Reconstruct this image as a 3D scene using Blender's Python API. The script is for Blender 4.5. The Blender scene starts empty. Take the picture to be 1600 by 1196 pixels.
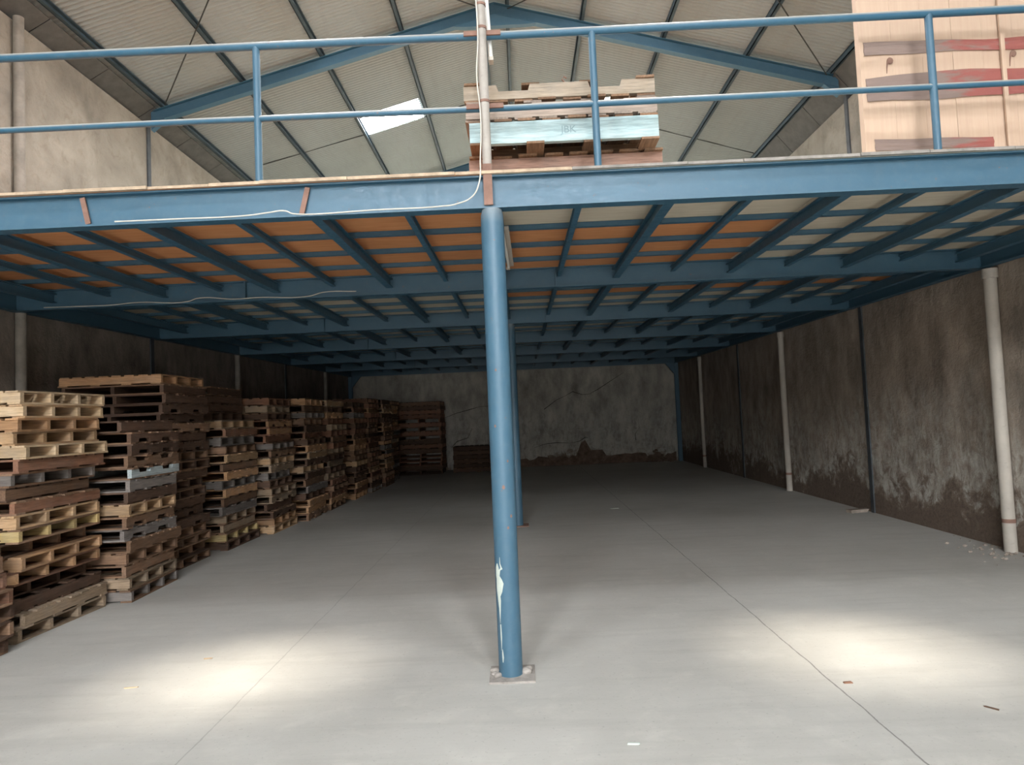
import bpy, bmesh, math, random
from mathutils import Vector, Matrix
random.seed(7)
C = bpy.context.scene
COL = C.collection

# ------------------------------------------------------------------ camera
F_PX = 1090.394
cp, sp = math.cos(.0498), math.sin(.0498)
cr, sr = math.cos(-.0425), math.sin(-.0425)
cy, sy = math.cos(-.0116), math.sin(-.0116)
fwd = Vector((sy*cp, cy*cp, sp)); right = Vector((cy, -sy, 0)); up = right.cross(fwd)
r2 = right*cr + up*sr; u2 = -right*sr + up*cr
cam_data = bpy.data.cameras.new('camera'); cam = bpy.data.objects.new('camera', cam_data)
COL.objects.link(cam); C.camera = cam
cam_data.sensor_width = 36.0; cam_data.lens = 36.0*F_PX/1600
cam_data.clip_start = .05; cam_data.clip_end = 200
cam.matrix_world = Matrix(((r2.x, u2.x, -fwd.x, 0), (r2.y, u2.y, -fwd.y, 0), (r2.z, u2.z, -fwd.z, 1.6), (0, 0, 0, 1)))

# ------------------------------------------------------------------ light
C.view_settings.view_transform = 'Standard'; C.view_settings.look = 'None'
C.view_settings.gamma = 1; C.view_settings.use_curve_mapping = False
C.view_settings.exposure = 0.0
W = bpy.data.worlds.new('sky'); C.world = W; W.use_nodes = True
W.node_tree.nodes['Background'].inputs[0].default_value = (.90, .95, 1, 1)
W.node_tree.nodes['Background'].inputs[1].default_value = 13.0
SKYLIGHT_E = 50.0
SKY_TRANSMIT = .30
sun_d = bpy.data.lights.new('sun', 'SUN'); sun_d.energy = 30; sun_d.angle = math.radians(8.5); sun_d.color = (1, .93, .82)
sun = bpy.data.objects.new('sun', sun_d); COL.objects.link(sun)
sun.rotation_euler = Vector((.30, 3.5, -7.4)).to_track_quat('-Z', 'Y').to_euler()
sun.location = (0, -4, 14)
# daylight entering through the open gate in the wall behind the camera
gate_d = bpy.data.lights.new('gate_daylight', 'AREA'); gate_d.shape = 'RECTANGLE'; gate_d.size = 6.0; gate_d.size_y = 3.4
gate_l = bpy.data.objects.new('gate_daylight', gate_d); COL.objects.link(gate_l); gate_l.location = (-.2, -20.2, 1.7)
gate_l.rotation_euler = (math.pi/2, 0, 0); gate_d.cycles.is_portal = True
for k_, v_ in dict(max_bounces=10, diffuse_bounces=6, glossy_bounces=4, transparent_max_bounces=8).items():
    setattr(C.cycles, k_, v_)

# ------------------------------------------------------------------ materials
MATS = {}
def nodes_mat(name, rough=.8, metal=0.0, spec=.3):
    m = bpy.data.materials.new(name); m.use_nodes = True
    b = m.node_tree.nodes['Principled BSDF']
    b.inputs['Roughness'].default_value = rough; b.inputs['Metallic'].default_value = metal
    b.inputs['Specular IOR Level'].default_value = spec
    MATS[name] = m
    return m, m.node_tree, b
def N(t, typ, **kw):
    n = t.nodes.new(typ)
    for k, v in kw.items(): setattr(n, k, v)
    return n
def math_n(t, op, a, b=None, c=None, clamp=False):
    n = N(t, 'ShaderNodeMath', operation=op, use_clamp=clamp)
    for i, v in enumerate((a, b, c)):
        if v is None: continue
        if hasattr(v, 'links') or hasattr(v, 'is_linked'): t.links.new(v, n.inputs[i])
        else: n.inputs[i].default_value = v
    return n.outputs[0]
def mix_c(t, fac, a, b, mode='MIX'):
    n = N(t, 'ShaderNodeMix', data_type='RGBA', blend_type=mode)
    for sock, v in ((n.inputs[0], fac), (n.inputs[6], a), (n.inputs[7], b)):
        if hasattr(v, 'is_linked'): t.links.new(v, sock)
        elif isinstance(v, (int, float)): sock.default_value = v
        else: sock.default_value = (*v[:3], 1)
    return n.outputs[2]
def ramp(t, fac, stops):
    n = N(t, 'ShaderNodeValToRGB'); t.links.new(fac, n.inputs[0])
    e = n.color_ramp.elements
    while len(e) < len(stops): e.new(.5)
    for el, (p, c) in zip(e, stops):
        el.position = p; el.color = (*c, 1) if hasattr(c, '__len__') else (c, c, c, 1)
    return n.outputs[0]
def coords(t, scale=(1, 1, 1), rnd=False, which='Object'):
    tc = N(t, 'ShaderNodeTexCoord'); mp = N(t, 'ShaderNodeMapping'); mp.inputs['Scale'].default_value = scale
    t.links.new(tc.outputs[which], mp.inputs['Vector'])
    if rnd:
        oi = N(t, 'ShaderNodeObjectInfo'); v = N(t, 'ShaderNodeVectorMath', operation='SCALE')
        cx = N(t, 'ShaderNodeCombineXYZ')
        for i in range(3): t.links.new(oi.outputs['Random'], cx.inputs[i])
        t.links.new(cx.outputs[0], v.inputs[0]); v.inputs['Scale'].default_value = 37.0
        t.links.new(v.outputs[0], mp.inputs['Location'])
    return mp.outputs[0]
def noise(t, vec, scale, detail=4, rough=.6, dist=0.0):
    n = N(t, 'ShaderNodeTexNoise'); n.inputs['Scale'].default_value = scale; n.inputs['Detail'].default_value = detail
    n.inputs['Roughness'].default_value = rough; n.inputs['Distortion'].default_value = dist
    t.links.new(vec, n.inputs['Vector']); return n.outputs['Fac']
def bump(t, b, h, strength=.3, dist=.01):
    n = N(t, 'ShaderNodeBump'); n.inputs['Strength'].default_value = strength; n.inputs['Distance'].default_value = dist
    t.links.new(h, n.inputs['Height']); t.links.new(n.outputs[0], b.inputs['Normal'])

def wood(name, col, weather=.22):
    m, t, b = nodes_mat('wood_' + name, .85, 0, .2)
    v = coords(t, (1.2, 14, 14), True); v2 = coords(t, (2.5, 2.5, 2.5), True)
    g = noise(t, v, 5, 5, .65); blot = noise(t, v2, 2.2, 3)
    oi = N(t, 'ShaderNodeObjectInfo')
    c1 = mix_c(t, ramp(t, g, [(.3, 0), (.7, 1)]), [x*.62 for x in col], [min(1, x*1.18) for x in col])
    grey = [sum(col)/3*1.0, sum(col)/3*.95, sum(col)/3*.88]
    c2 = mix_c(t, math_n(t, 'MULTIPLY', ramp(t, blot, [(.42, 0), (.68, 1)]), weather), c1, grey)
    br = math_n(t, 'MULTIPLY_ADD', oi.outputs['Random'], .55, .72)
    cc = N(t, 'ShaderNodeCombineColor')
    for i in range(3): t.links.new(br, cc.inputs[i])
    c3 = mix_c(t, 1.0, c2, cc.outputs[0], 'MULTIPLY')
    t.links.new(c3, b.inputs['Base Color']); bump(t, b, g, .35, .004)
    return m
PAL = dict(tan=(.44, .285, .16), pale=(.51, .37, .23), orange=(.44, .255, .135), yellow=(.46, .34, .155),
           redbrown=(.21, .105, .065), brown=(.22, .13, .08), dark=(.105, .062, .042), greytan=(.30, .22, .15),
           grey=(.20, .175, .16), paleblue=(.42, .48, .49), pink=(.40, .245, .19), blue=(.34, .45, .47), drytan=(.37, .30, .23), drybrown=(.29, .23, .19))
for k, c in PAL.items(): wood(k, c)
COLOUR_WORDS = dict(tan='tan', pale='pale', orange='orange', yellow='yellowish', redbrown='reddish brown', brown='brown', dark='dark brown',
                    greytan='greyish tan', grey='grey', paleblue='pale grey-blue', pink='pinkish', blue='tan', drytan='dry tan', drybrown='dry brown')

def blue_steel():
    m, t, b = nodes_mat('blue_steel', .42, 0, .45)
    v = coords(t, (1, 1, 1), False)
    n1 = noise(t, v, 2.3, 5); n2 = noise(t, v, 16, 5, .7); n3 = noise(t, v, 55, 3)
    c = mix_c(t, n1, (.019, .080, .138), (.034, .116, .186))
    c = mix_c(t, math_n(t, 'MULTIPLY', ramp(t, n2, [(.45, 0), (.75, 1)]), .18), c, (.12, .185, .225))
    geo = N(t, 'ShaderNodeNewGeometry'); sx = N(t, 'ShaderNodeSeparateXYZ'); t.links.new(geo.outputs['Normal'], sx.inputs[0])
    dust = ramp(t, math_n(t, 'MULTIPLY_ADD', sx.outputs[2], .5, .5), [(.46, 0), (.5, .07), (.60, .40), (.78, 1)])  # settled dust on tops; film also paints lit upright faces paler than shaded undersides
    c = mix_c(t, math_n(t, 'MULTIPLY', dust, .85), c, (.40, .38, .34))
    c = mix_c(t, ramp(t, math_n(t, 'MULTIPLY', n2, n3), [(.40, 0), (.46, 1)]), c, (.20, .09, .05))
    t.links.new(c, b.inputs['Base Color'])
    t.links.new(ramp(t, n2, [(.3, .35), (.8, .65)]), b.inputs['Roughness']); bump(t, b, n3, .08, .002)
    return m
BLUE = blue_steel()
def dusty(name, col, var=.25, rough=.85, scale=6, metal=0.0, bmp=.15):
    m, t, b = nodes_mat(name, rough, metal, .25)
    v = coords(t); n1 = noise(t, v, scale, 5, .65); n2 = noise(t, v, scale*7, 4)
    c = mix_c(t, ramp(t, n1, [(.3, 0), (.72, 1)]), [x*(1-var) for x in col], [x*(1+var) for x in col])
    c = mix_c(t, math_n(t, 'MULTIPLY', ramp(t, n2, [(.6, 0), (.75, 1)]), .35), c, [x*.45 for x in col])
    t.links.new(c, b.inputs['Base Color']); bump(t, b, n2, bmp, .004)
    return m
RUST = dusty('rusty_steel', (.23, .135, .105)); PIPE = dusty('dusty_galvanised', (.34, .31, .28), .15, .6)
PVC = dusty('stained_plastic_pipe', (.44, .40, .35), .12, .55, 3); PLASTERPIPE = dusty('plastered_pipe', (.25, .225, .195), .2, .8); CABLE = dusty('cable_sheath', (.55, .52, .46), .1, .6)
STONE = dusty('rubble_stone', (.30, .25, .21), .4); MORTAR = dusty('dusty_mortar', (.31, .28, .255), .3, .95, 18, bmp=.5)
PURLIN = dusty('purlin_steel', (.045, .07, .088), .25, .5, 5); WHITEPAINT = dusty('white_paint', (.48, .53, .48), .1, .5)
DUSTEDGE = dusty('dusty_deck_edge', (.25, .23, .21), .3, .9, 11); PLYEDGE = dusty('plywood_edge', (.42, .32, .23), .3, .9, 11); TUBE = dusty('lamp_tube_white', (.75, .75, .72), .05, .35)
COLJOINT = dusty('dark_column_steel', (.065, .072, .08), .3, .6); SOFFIT = dusty('soffit_sheet', (.085, .085, .082), .2, .7)
BRICK = dusty('exposed_brick', (.15, .105, .078), .45, .95, 7, bmp=.6); CRACK = dusty('crack_dark', (.03, .025, .02), .2)
DKROD = dusty('dark_rod', (.05, .055, .055), .2)
STAMP = dusty('faded_stencil_ink', (.24, .33, .35), .2)
PINK = dusty('red_tape', (.55, .16, .18), .1)

def ply(name, col, col2):
    m, t, b = nodes_mat(name, .8, 0, .2)
    v = coords(t, (.8, 9, 9), True); v2 = coords(t, (1, 1, 1), True)
    g = noise(t, v, 3.5, 5, .6, .6); n2 = noise(t, v2, 1.6, 3)
    c = mix_c(t, ramp(t, g, [(.3, 0), (.72, 1)]), col, col2)
    c = mix_c(t, math_n(t, 'MULTIPLY', ramp(t, n2, [(.5, 0), (.75, 1)]), .5), c, [x*.75 for x in col])
    t.links.new(c, b.inputs['Base Color']); return m
PLY_OR = ply('plywood_orange', (.50, .205, .085), (.60, .285, .13)); PLY_PALE = ply('plywood_pale', (.50, .44, .34), (.60, .54, .44))

def floor_mat():
    m, t, b = nodes_mat('concrete_floor', .62, 0, .35)
    v = coords(t); n1 = noise(t, v, .55, 5, .6); n2 = noise(t, v, 4, 6, .7, .3); n3 = noise(t, v, 45, 4, .7)
    vs = coords(t, (.35, 3, 1)); n4 = noise(t, vs, 2.2, 4)
    c = mix_c(t, ramp(t, n1, [(.3, 0), (.7, 1)]), (.40, .385, .355), (.50, .485, .455))
    c = mix_c(t, math_n(t, 'MULTIPLY', ramp(t, n2, [(.50, 0), (.74, 1)]), .40), c, (.60, .575, .53))
    c = mix_c(t, math_n(t, 'MULTIPLY', ramp(t, n4, [(.50, 0), (.75, 1)]), .30), c, (.30, .285, .265))
    c = mix_c(t, math_n(t, 'MULTIPLY', ramp(t, n3, [(.60, 0), (.70, 1)]), .45), c, (.22, .20, .18))
    # saw-cut joints running down the hall
    tc = N(t, 'ShaderNodeTexCoord'); sx = N(t, 'ShaderNodeSeparateXYZ'); t.links.new(tc.outputs['Object'], sx.inputs[0])
    wob = math_n(t, 'MULTIPLY_ADD', noise(t, v, 3, 4), .03, -.015)
    x = math_n(t, 'ADD', sx.outputs[0], wob)
    for jx, w, wk in ((-1.731, .004, .3), (1.72, .0045, .65)):
        d = math_n(t, 'ABSOLUTE', math_n(t, 'SUBTRACT', x, jx))
        line = math_n(t, 'LESS_THAN', d, math_n(t, 'MULTIPLY', n2, w*2))
        c = mix_c(t, math_n(t, 'MULTIPLY', line, wk), c, (.09, .08, .075))
    t.links.new(c, b.inputs['Base Color'])
    t.links.new(ramp(t, n2, [(.3, .5), (.8, .8)]), b.inputs['Roughness']); bump(t, b, n3, .12, .003)
    return m
FLOOR = floor_mat()

def wall_mat(name, upper, lower, peel, damp, z_damp, z_peel, peel_amt=.8, split=3.1):
    m, t, b = nodes_mat(name, .92, 0, .15)
    v = coords(t); vs = coords(t, (1, 1, .28)); vd = coords(t, (1.2, 1.2, .6))
    n1 = noise(t, v, 1.1, 6, .62, .4); n2 = noise(t, v, 5.5, 6, .7, .5); n3 = noise(t, vd, 2.2, 5, .65); n4 = noise(t, v, 24, 4, .7)
    tc = N(t, 'ShaderNodeTexCoord'); sx = N(t, 'ShaderNodeSeparateXYZ'); t.links.new(tc.outputs['Object'], sx.inputs[0]); z = sx.outputs[2]
    up_c = mix_c(t, ramp(t, n1, [(.32, 0), (.68, 1)]), [x*.70 for x in upper], [x*1.22 for x in upper])
    up_c = mix_c(t, math_n(t, 'MULTIPLY', ramp(t, n2, [(.52, 0), (.72, 1)]), .45), up_c, [upper[0]*.55, upper[1]*.5, upper[2]*.44])
    lo_c = mix_c(t, ramp(t, n3, [(.3, 0), (.7, 1)]), [x*.55 for x in lower], [x*1.35 for x in lower])
    zz = math_n(t, 'ADD', z, math_n(t, 'MULTIPLY_ADD', n1, 1.7, -.85)); zz = math_n(t, 'ADD', zz, math_n(t, 'MULTIPLY_ADD', n2, 1.3, -.65))
    c = mix_c(t, ramp(t, math_n(t, 'DIVIDE', z, 10.0), [(split/10-.004, 0), (split/10+.004, 1)]), lo_c, up_c)
    pk = ramp(t, math_n(t, 'DIVIDE', zz, 4.0), [(z_peel[0]/4, 0), (z_peel[0]/4+.03, 1), (z_peel[1]/4, .75), (z_peel[2]/4, 0)])
    pk2 = math_n(t, 'MULTIPLY', pk, ramp(t, n2, [(.40, .12), (.60, 1)]))
    fl = noise(t, coords(t, (4, 4, 1.6)), 2.0, 6, .75, .8)
    c = mix_c(t, math_n(t, 'MULTIPLY', math_n(t, 'MULTIPLY', ramp(t, fl, [(.36, .75), (.47, 0)]), .8), pk), c, [x*.38 for x in lower])
    pk2 = math_n(t, 'MULTIPLY', pk2, ramp(t, fl, [(.40, .25), (.58, 1)]))
    c = mix_c(t, math_n(t, 'MULTIPLY', pk2, peel_amt), c, mix_c(t, n4, [x*.6 for x in peel], [x*1.25 for x in peel]))
    dm = ramp(t, math_n(t, 'DIVIDE', zz, 4.0), [(0, 1), (z_damp/4, 1), (z_damp/4+.09, 0)])
    c = mix_c(t, math_n(t, 'MULTIPLY', dm, .92), c, mix_c(t, ramp(t, n4, [(.3, 0), (.7, 1)]), mix_c(t, n2, [x*.35 for x in damp], [x*1.5 for x in damp]), [x*1.5 for x in damp]))
    t.links.new(c, b.inputs['Base Color'])
    h = math_n(t, 'ADD', math_n(t, 'MULTIPLY', n2, .7), math_n(t, 'MULTIPLY', n4, .25)); bump(t, b, h, .8, .04)
    return m
WALL_L = wall_mat('plaster_left', (.30, .268, .225), (.24, .205, .175), (.32, .31, .28), (.11, .085, .07), .3, (.4, 1.0, 1.6), .5)
WALL_R = wall_mat('plaster_right', (.27, .25, .215), (.34, .28, .23), (.68, .68, .63), (.13, .098, .078), .30, (.40, 1.0, 1.9), .9)
WALL_B = wall_mat('plaster_back', (.34, .31, .27), (.40, .37, .32), (.60, .60, .57), (.14, .10, .07), -.05, (.1, 1.3, 2.3), .7)

def sheet_mat():
    m, t, b = nodes_mat('roof_sheet', .55, 0, .4)
    v = coords(t); n1 = noise(t, v, .8, 4); n2 = noise(t, coords(t, (5, .6, 5)), 2.5, 4)
    c = mix_c(t, n1, (.235, .268, .272), (.315, .350, .355))
    c = mix_c(t, math_n(t, 'MULTIPLY', ramp(t, n2, [(.5, 0), (.8, 1)]), .3), c, (.185, .20, .195))
    t.links.new(c, b.inputs['Base Color']); return m
SHEET = sheet_mat()
def skylight_mat():
    m = bpy.data.materials.new('translucent_sheet'); m.use_nodes = True; t = m.node_tree; t.nodes.clear()
    o = N(t, 'ShaderNodeOutputMaterial'); e = N(t, 'ShaderNodeEmission'); tr = N(t, 'ShaderNodeBsdfTransparent'); mx = N(t, 'ShaderNodeMixShader')
    e.inputs[0].default_value = (.93, .97, 1, 1); e.inputs[1].default_value = SKYLIGHT_E/(1-SKY_TRANSMIT)
    tr.inputs[0].default_value = (1, .98, .95, 1); mx.inputs[0].default_value = SKY_TRANSMIT
    t.links.new(e.outputs[0], mx.inputs[1]); t.links.new(tr.outputs[0], mx.inputs[2]); t.links.new(mx.outputs[0], o.inputs[0])
    return m
SKYL = skylight_mat()
def crate_mat():
    m, t, b = nodes_mat('crate_plywood', .8, 0, .25)
    v = coords(t, (1, 1, 1)); vg = coords(t, (14, 1, 1.0)); n1 = noise(t, v, 3, 5); g = noise(t, vg, 3, 5)
    c = mix_c(t, g, (.46, .32, .235), (.56, .42, .32))
    c = mix_c(t, math_n(t, 'MULTIPLY', ramp(t, n1, [(.5, 0), (.8, 1)]), .4), c, (.42, .30, .24))
    t.links.new(c, b.inputs['Base Color']); return m
CRATE = crate_mat()
def film_mat():
    m, t, b = nodes_mat('packing_film', .35, 0, .4)
    tc = N(t, 'ShaderNodeTexCoord'); sx = N(t, 'ShaderNodeSeparateXYZ'); t.links.new(tc.outputs['Object'], sx.inputs[0])
    n1 = noise(t, coords(t, (2.0, 1, 9)), 2, 4)
    f = math_n(t, 'ADD', math_n(t, 'MULTIPLY_ADD', sx.outputs[0], 1.1, .50), math_n(t, 'MULTIPLY_ADD', n1, 1.6, -.8))
    c = mix_c(t, ramp(t, f, [(.25, 0), (.5, 1)]), (.27, .20, .175), (.34, .115, .10))
    t.links.new(c, b.inputs['Base Color']); b.inputs['Alpha'].default_value = .82; return m
FILM = film_mat()

# ------------------------------------------------------------------ helpers
def bx(bm, x0, x1, y0, y1, z0, z1):
    vs = [bm.verts.new(p) for p in ((x0, y0, z0), (x1, y0, z0), (x1, y1, z0), (x0, y1, z0), (x0, y0, z1), (x1, y0, z1), (x1, y1, z1), (x0, y1, z1))]
    for f in ((3, 2, 1, 0), (4, 5, 6, 7), (0, 1, 5, 4), (1, 2, 6, 5), (2, 3, 7, 6), (3, 0, 4, 7)): bm.faces.new([vs[i] for i in f])
    return vs
def bar(bm, a, b, w, h, upv=(0, 0, 1)):
    """rectangular bar from a to b, w wide, h high"""
    a, b = Vector(a), Vector(b); d = (b-a).normalized(); s = d.cross(Vector(upv)).normalized(); u = s.cross(d)
    vs = [bm.verts.new(p + s*i*w/2 + u*j*h/2) for p in (a, b) for i, j in ((-1, -1), (1, -1), (1, 1), (-1, 1))]
    for f in ((0, 1, 2, 3), (7, 6, 5, 4), (0, 4, 5, 1), (1, 5, 6, 2), (2, 6, 7, 3), (3, 7, 4, 0)): bm.faces.new([vs[i] for i in f])
    return vs
def tube(bm, pts, r, seg=14, cap=True):
    pts = [Vector(p) for p in pts]; rs = r if hasattr(r, '__len__') else [r]*len(pts); rings = []
    for i, p in enumerate(pts):
        d = (pts[min(i+1, len(pts)-1)] - pts[max(i-1, 0)]).normalized()
        ref = Vector((0, 0, 1)) if abs(d.z) < .9 else Vector((1, 0, 0))
        s = d.cross(ref).normalized(); u = s.cross(d)
        rings.append([bm.verts.new(p + (s*math.cos(2*math.pi*k/seg) + u*math.sin(2*math.pi*k/seg))*rs[i]) for k in range(seg)])
    for a, b in zip(rings, rings[1:]):
        for k in range(seg):
            f = bm.faces.new((a[k], a[(k+1) % seg], b[(k+1) % seg], b[k])); f.smooth = True
    if cap:
        for rg in (rings[0][::-1], rings[-1]): bm.faces.new([bm.verts.new(v.co) for v in rg])
def prism(bm, poly, axis, d0, d1):
    """extrude polygon [(a,b)] along axis ('x': a=y b=z, 'y': a=x b=z)"""
    mk = (lambda a, b, d: (d, a, b)) if axis == 'x' else (lambda a, b, d: (a, d, b)) if axis == 'y' else (lambda a, b, d: (a, b, d))
    v0 = [bm.verts.new(mk(a, b, d0)) for a, b in poly]; v1 = [bm.verts.new(mk(a, b, d1)) for a, b in poly]; n = len(poly)
    bm.faces.new(v0); bm.faces.new(v1[::-1])
    for i in range(n): bm.faces.new((v0[i], v1[i], v1[(i+1) % n], v0[(i+1) % n]))
def ibeam_x(bm, x0, x1, yc, z0, z1, fw=.10, tf=.012, tw=.010):
    bx(bm, x0, x1, yc-fw/2, yc+fw/2, z0, z0+tf); bx(bm, x0, x1, yc-fw/2, yc+fw/2, z1-tf, z1); bx(bm, x0, x1, yc-tw/2, yc+tw/2, z0+tf, z1-tf)
def mesh_from(name, bm, mat):
    bmesh.ops.recalc_face_normals(bm, faces=bm.faces)
    me = bpy.data.meshes.new(name); bm.to_mesh(me); bm.free(); me.materials.append(mat); return me
def obj(name, bm, mat, parent=None, bevel=0, label=None):
    if parent is not None: bmesh.ops.translate(bm, verts=bm.verts, vec=-parent.location)
    o = bpy.data.objects.new(name, mesh_from(name, bm, mat)); COL.objects.link(o)
    if parent is not None: o.parent = parent
    if bevel:
        md = o.modifiers.new('bevel', 'BEVEL'); md.width = bevel; md.segments = 2; md.limit_method = 'ANGLE'
    if label: o['label'] = label
    return o
def sub(name, bm, mat, part):
    """sub-part: bm in world coordinates, part's own parent carries the offset"""
    base = part.parent.location if part.parent else Vector((0, 0, 0))
    bmesh.ops.translate(bm, verts=bm.verts, vec=-(base+part.location))
    o = bpy.data.objects.new(name, mesh_from(name, bm, mat)); COL.objects.link(o); o.parent = part; return o
def tag(o, label, cat, group=None, kind=None):
    o['label'] = label; o['category'] = cat
    if group: o['group'] = group
    if kind: o['kind'] = kind
    return o
def thing(name, label, cat, loc=(0, 0, 0), group=None):
    o = bpy.data.objects.new(name, None); COL.objects.link(o); o.location = loc; o.empty_display_size = .1
    return tag(o, label, cat, group)
def struct(name, bm, mat, parent=None):
    o = obj(name, bm, mat, parent)
    if parent is None: o['kind'] = 'structure'
    return o
def B(): return bmesh.new()

XL, XR, YB, YF = -5.49, 5.04, 22.4, -20.0
XC = -.15
def zroof(x): return 7.955 - .272*abs(x-XC)          # underside of the sheet
def zb(y): return 2.935 + .0095*(y-4.42)               # underside of the mezzanine beams
BH = .213                                              # beam height

# ------------------------------------------------------------------ setting
bm = B(); bx(bm, XL-.15, XR+.15, YF-12, YB+.15, -.2, 0); struct('floor', bm, FLOOR)
WTOP_L, WTOP_R = 6.27, 6.10
bm = B(); bx(bm, XL-.15, XL, YF, YB, 0, WTOP_L); struct('wall_left', bm, WALL_L)
bm = B(); bx(bm, XR, XR+.15, YF, YB, 0, WTOP_R); struct('wall_right', bm, WALL_R)
for nm, y0, y1, mt in (('wall_back', YB, YB+.15, WALL_B), ('wall_front', YF-.15, YF, WALL_L)):
    bm = B(); prism(bm, [(XL-.15, 0), (XR+.15, 0), (XR+.15, zroof(XR+.15)-.03), (XC, zroof(XC)-.03), (XL-.15, zroof(XL-.15)-.03)], 'y', y0, y1)
    if nm == 'wall_front':
        bm.free(); bm = B(); bx(bm, XL-.15, -3.2, y0, y1, 0, 3.4); bx(bm, 2.8, XR+.15, y0, y1, 0, 3.4)
        prism(bm, [(XL-.15, 3.4), (XR+.15, 3.4), (XR+.15, zroof(XR+.15)-.03), (XC, zroof(XC)-.03), (XL-.15, zroof(XL-.15)-.03)], 'y', y0, y1)
    o = struct(nm, bm, mt)
    if nm == 'wall_back': WB = o
# cracks and bare brick on the back wall
for pts in ([(3.34, 2.89), (2.95, 2.66), (2.5, 2.39), (2.2, 2.24), (1.97, 2.23), (1.67, 2.34), (1.4, 2.2), (1.15, 2.10), (.73, 1.81)],
            [(.37, .60), (.7, .70), (1.09, .73), (1.5, .70), (1.8, .74), (2.0, .86), (2.1, .84)],
            [(-2.56, 1.64), (-2.1, 1.80), (-1.63, 1.91), (-1.3, 1.99), (-1.05, 1.99)],
            [(-1.6, 1.3), (-1.75, 1.0), (-2.1, .9), (-2.29, .71)], [(3.75, 1.1), (3.6, .9), (3.62, .7)]):
    bm = B(); tube(bm, [(x, YB, z) for x, z in pts], [.004+.004*((i*7) % 3) for i in range(len(pts))], 6); obj('crack', bm, CRACK, WB)
bm = B(); rr = random.Random(3)
top = []
x = -.2
while x < 4.9:
    h = .20 + .12*rr.random()
    if 1.75 < x < 2.15: h = .80 - .25*abs(x-1.95)/.2*rr.random()
    elif 2.15 <= x < 2.6: h = .45
    if 3.9 < x < 4.5: h = .10
    top.append((x, h)); x += .10 + .08*rr.random()
prism(bm, [(-.2, .002)] + top + [(top[-1][0], .002)], 'y', YB-.02, YB-.002); obj('bare_brick_patch', bm, BRICK, WB, label='dark brown strip of bare brick')
# roof sheet with openings
PITCH = .0763
SKY_X = ((-2.72, -1.69), (1.32, 2.35)); SKY_X_ADDED = SKY_X + ((-3.95, -2.92), (2.5, 3.53)); SKY_Y = [20.3, 13.0, 7.05, 1.12, -4.8, -10.7, -16.6]; SKH = {20.3: 1.9, 13.0: .36, 7.05: .95, 1.12: .36, -4.8: 1.15, -10.7: 2.4, -16.6: 2.4}
def roof_rows(bm, xs, y0, y1, skip):
    n = int((y1-y0)/(PITCH/6)); grid = []
    for x in xs:
        grid.append([bm.verts.new((x, y0+i*PITCH/6, zroof(x) + .011 + .015*math.sin(2*math.pi*i/6))) for i in range(n+1)])
    for a in range(len(xs)-1):
        xm = (xs[a]+xs[a+1])/2
        for i in range(n):
            ym = y0+(i+.5)*PITCH/6
            if skip(xm, ym): continue
            f = bm.faces.new((grid[a][i], grid[a+1][i], grid[a+1][i+1], grid[a][i+1])); f.smooth = True
    bmesh.ops.delete(bm, geom=[v for v in bm.verts if not v.link_faces], context='VERTS')
def sky_cols(c): return SKY_X_ADDED if c < -9 else SKY_X  # rear rows get extra panel columns, added for low-angle light
def in_sky(x, y): return any(abs(y-c) < SKH[c] and any(a < x < b for a, b in sky_cols(c)) for c in SKY_Y)
bm = B(); xs = [-6.1, -3.95, -2.92, -2.72, -1.69, XC, 1.32, 2.35, 2.5, 3.53, 5.65]
roof_rows(bm, xs, YF-.3, YB+.3, in_sky); struct('ceiling', bm, SHEET)
k = 0
for yc_ in SKY_Y:
    for a, b_ in sky_cols(yc_):
        k += 1; bm = B(); y0 = YF-.3+math.floor((yc_-SKH[yc_]-YF+.3)/(PITCH/6))*PITCH/6
        roof_rows(bm, [a-.03, b_+.03], y0-PITCH/3, yc_+SKH[yc_]+PITCH/3, lambda x, y: False)
        bmesh.ops.translate(bm, verts=bm.verts, vec=(0, 0, .004)); struct('window_%d' % k, bm, SKYL)  # numbering includes the unseen panels added for light
# eave closing sheets with seams
for nm, s, xw, zt in (('trim_1', -1, XL, WTOP_L), ('trim_2', 1, XR, WTOP_R)):
    bm = B(); y = YF
    while y < YB:
        y1 = min(y+1.16, YB)
        vs = bx(bm, 0, 1, y, y1-.015, 0, .012)
        xa, za = xw+s*.12, zt-.0; xb, zb_ = xw-s*.20, zroof(xw-s*.20)-.10
        for v in vs:
            t_ = v.co.x; dz = v.co.z; v.co.x = xa+(xb-xa)*t_; v.co.z = za+(zb_-za)*t_+dz
        y += 1.16
    bx(bm, min(xw+s*.10, xw+s*.15), max(xw+s*.10, xw+s*.15), YF, YB, zt-.02, zroof(xw+s*.15)+.03)
    struct(nm, bm, SOFFIT)

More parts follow.
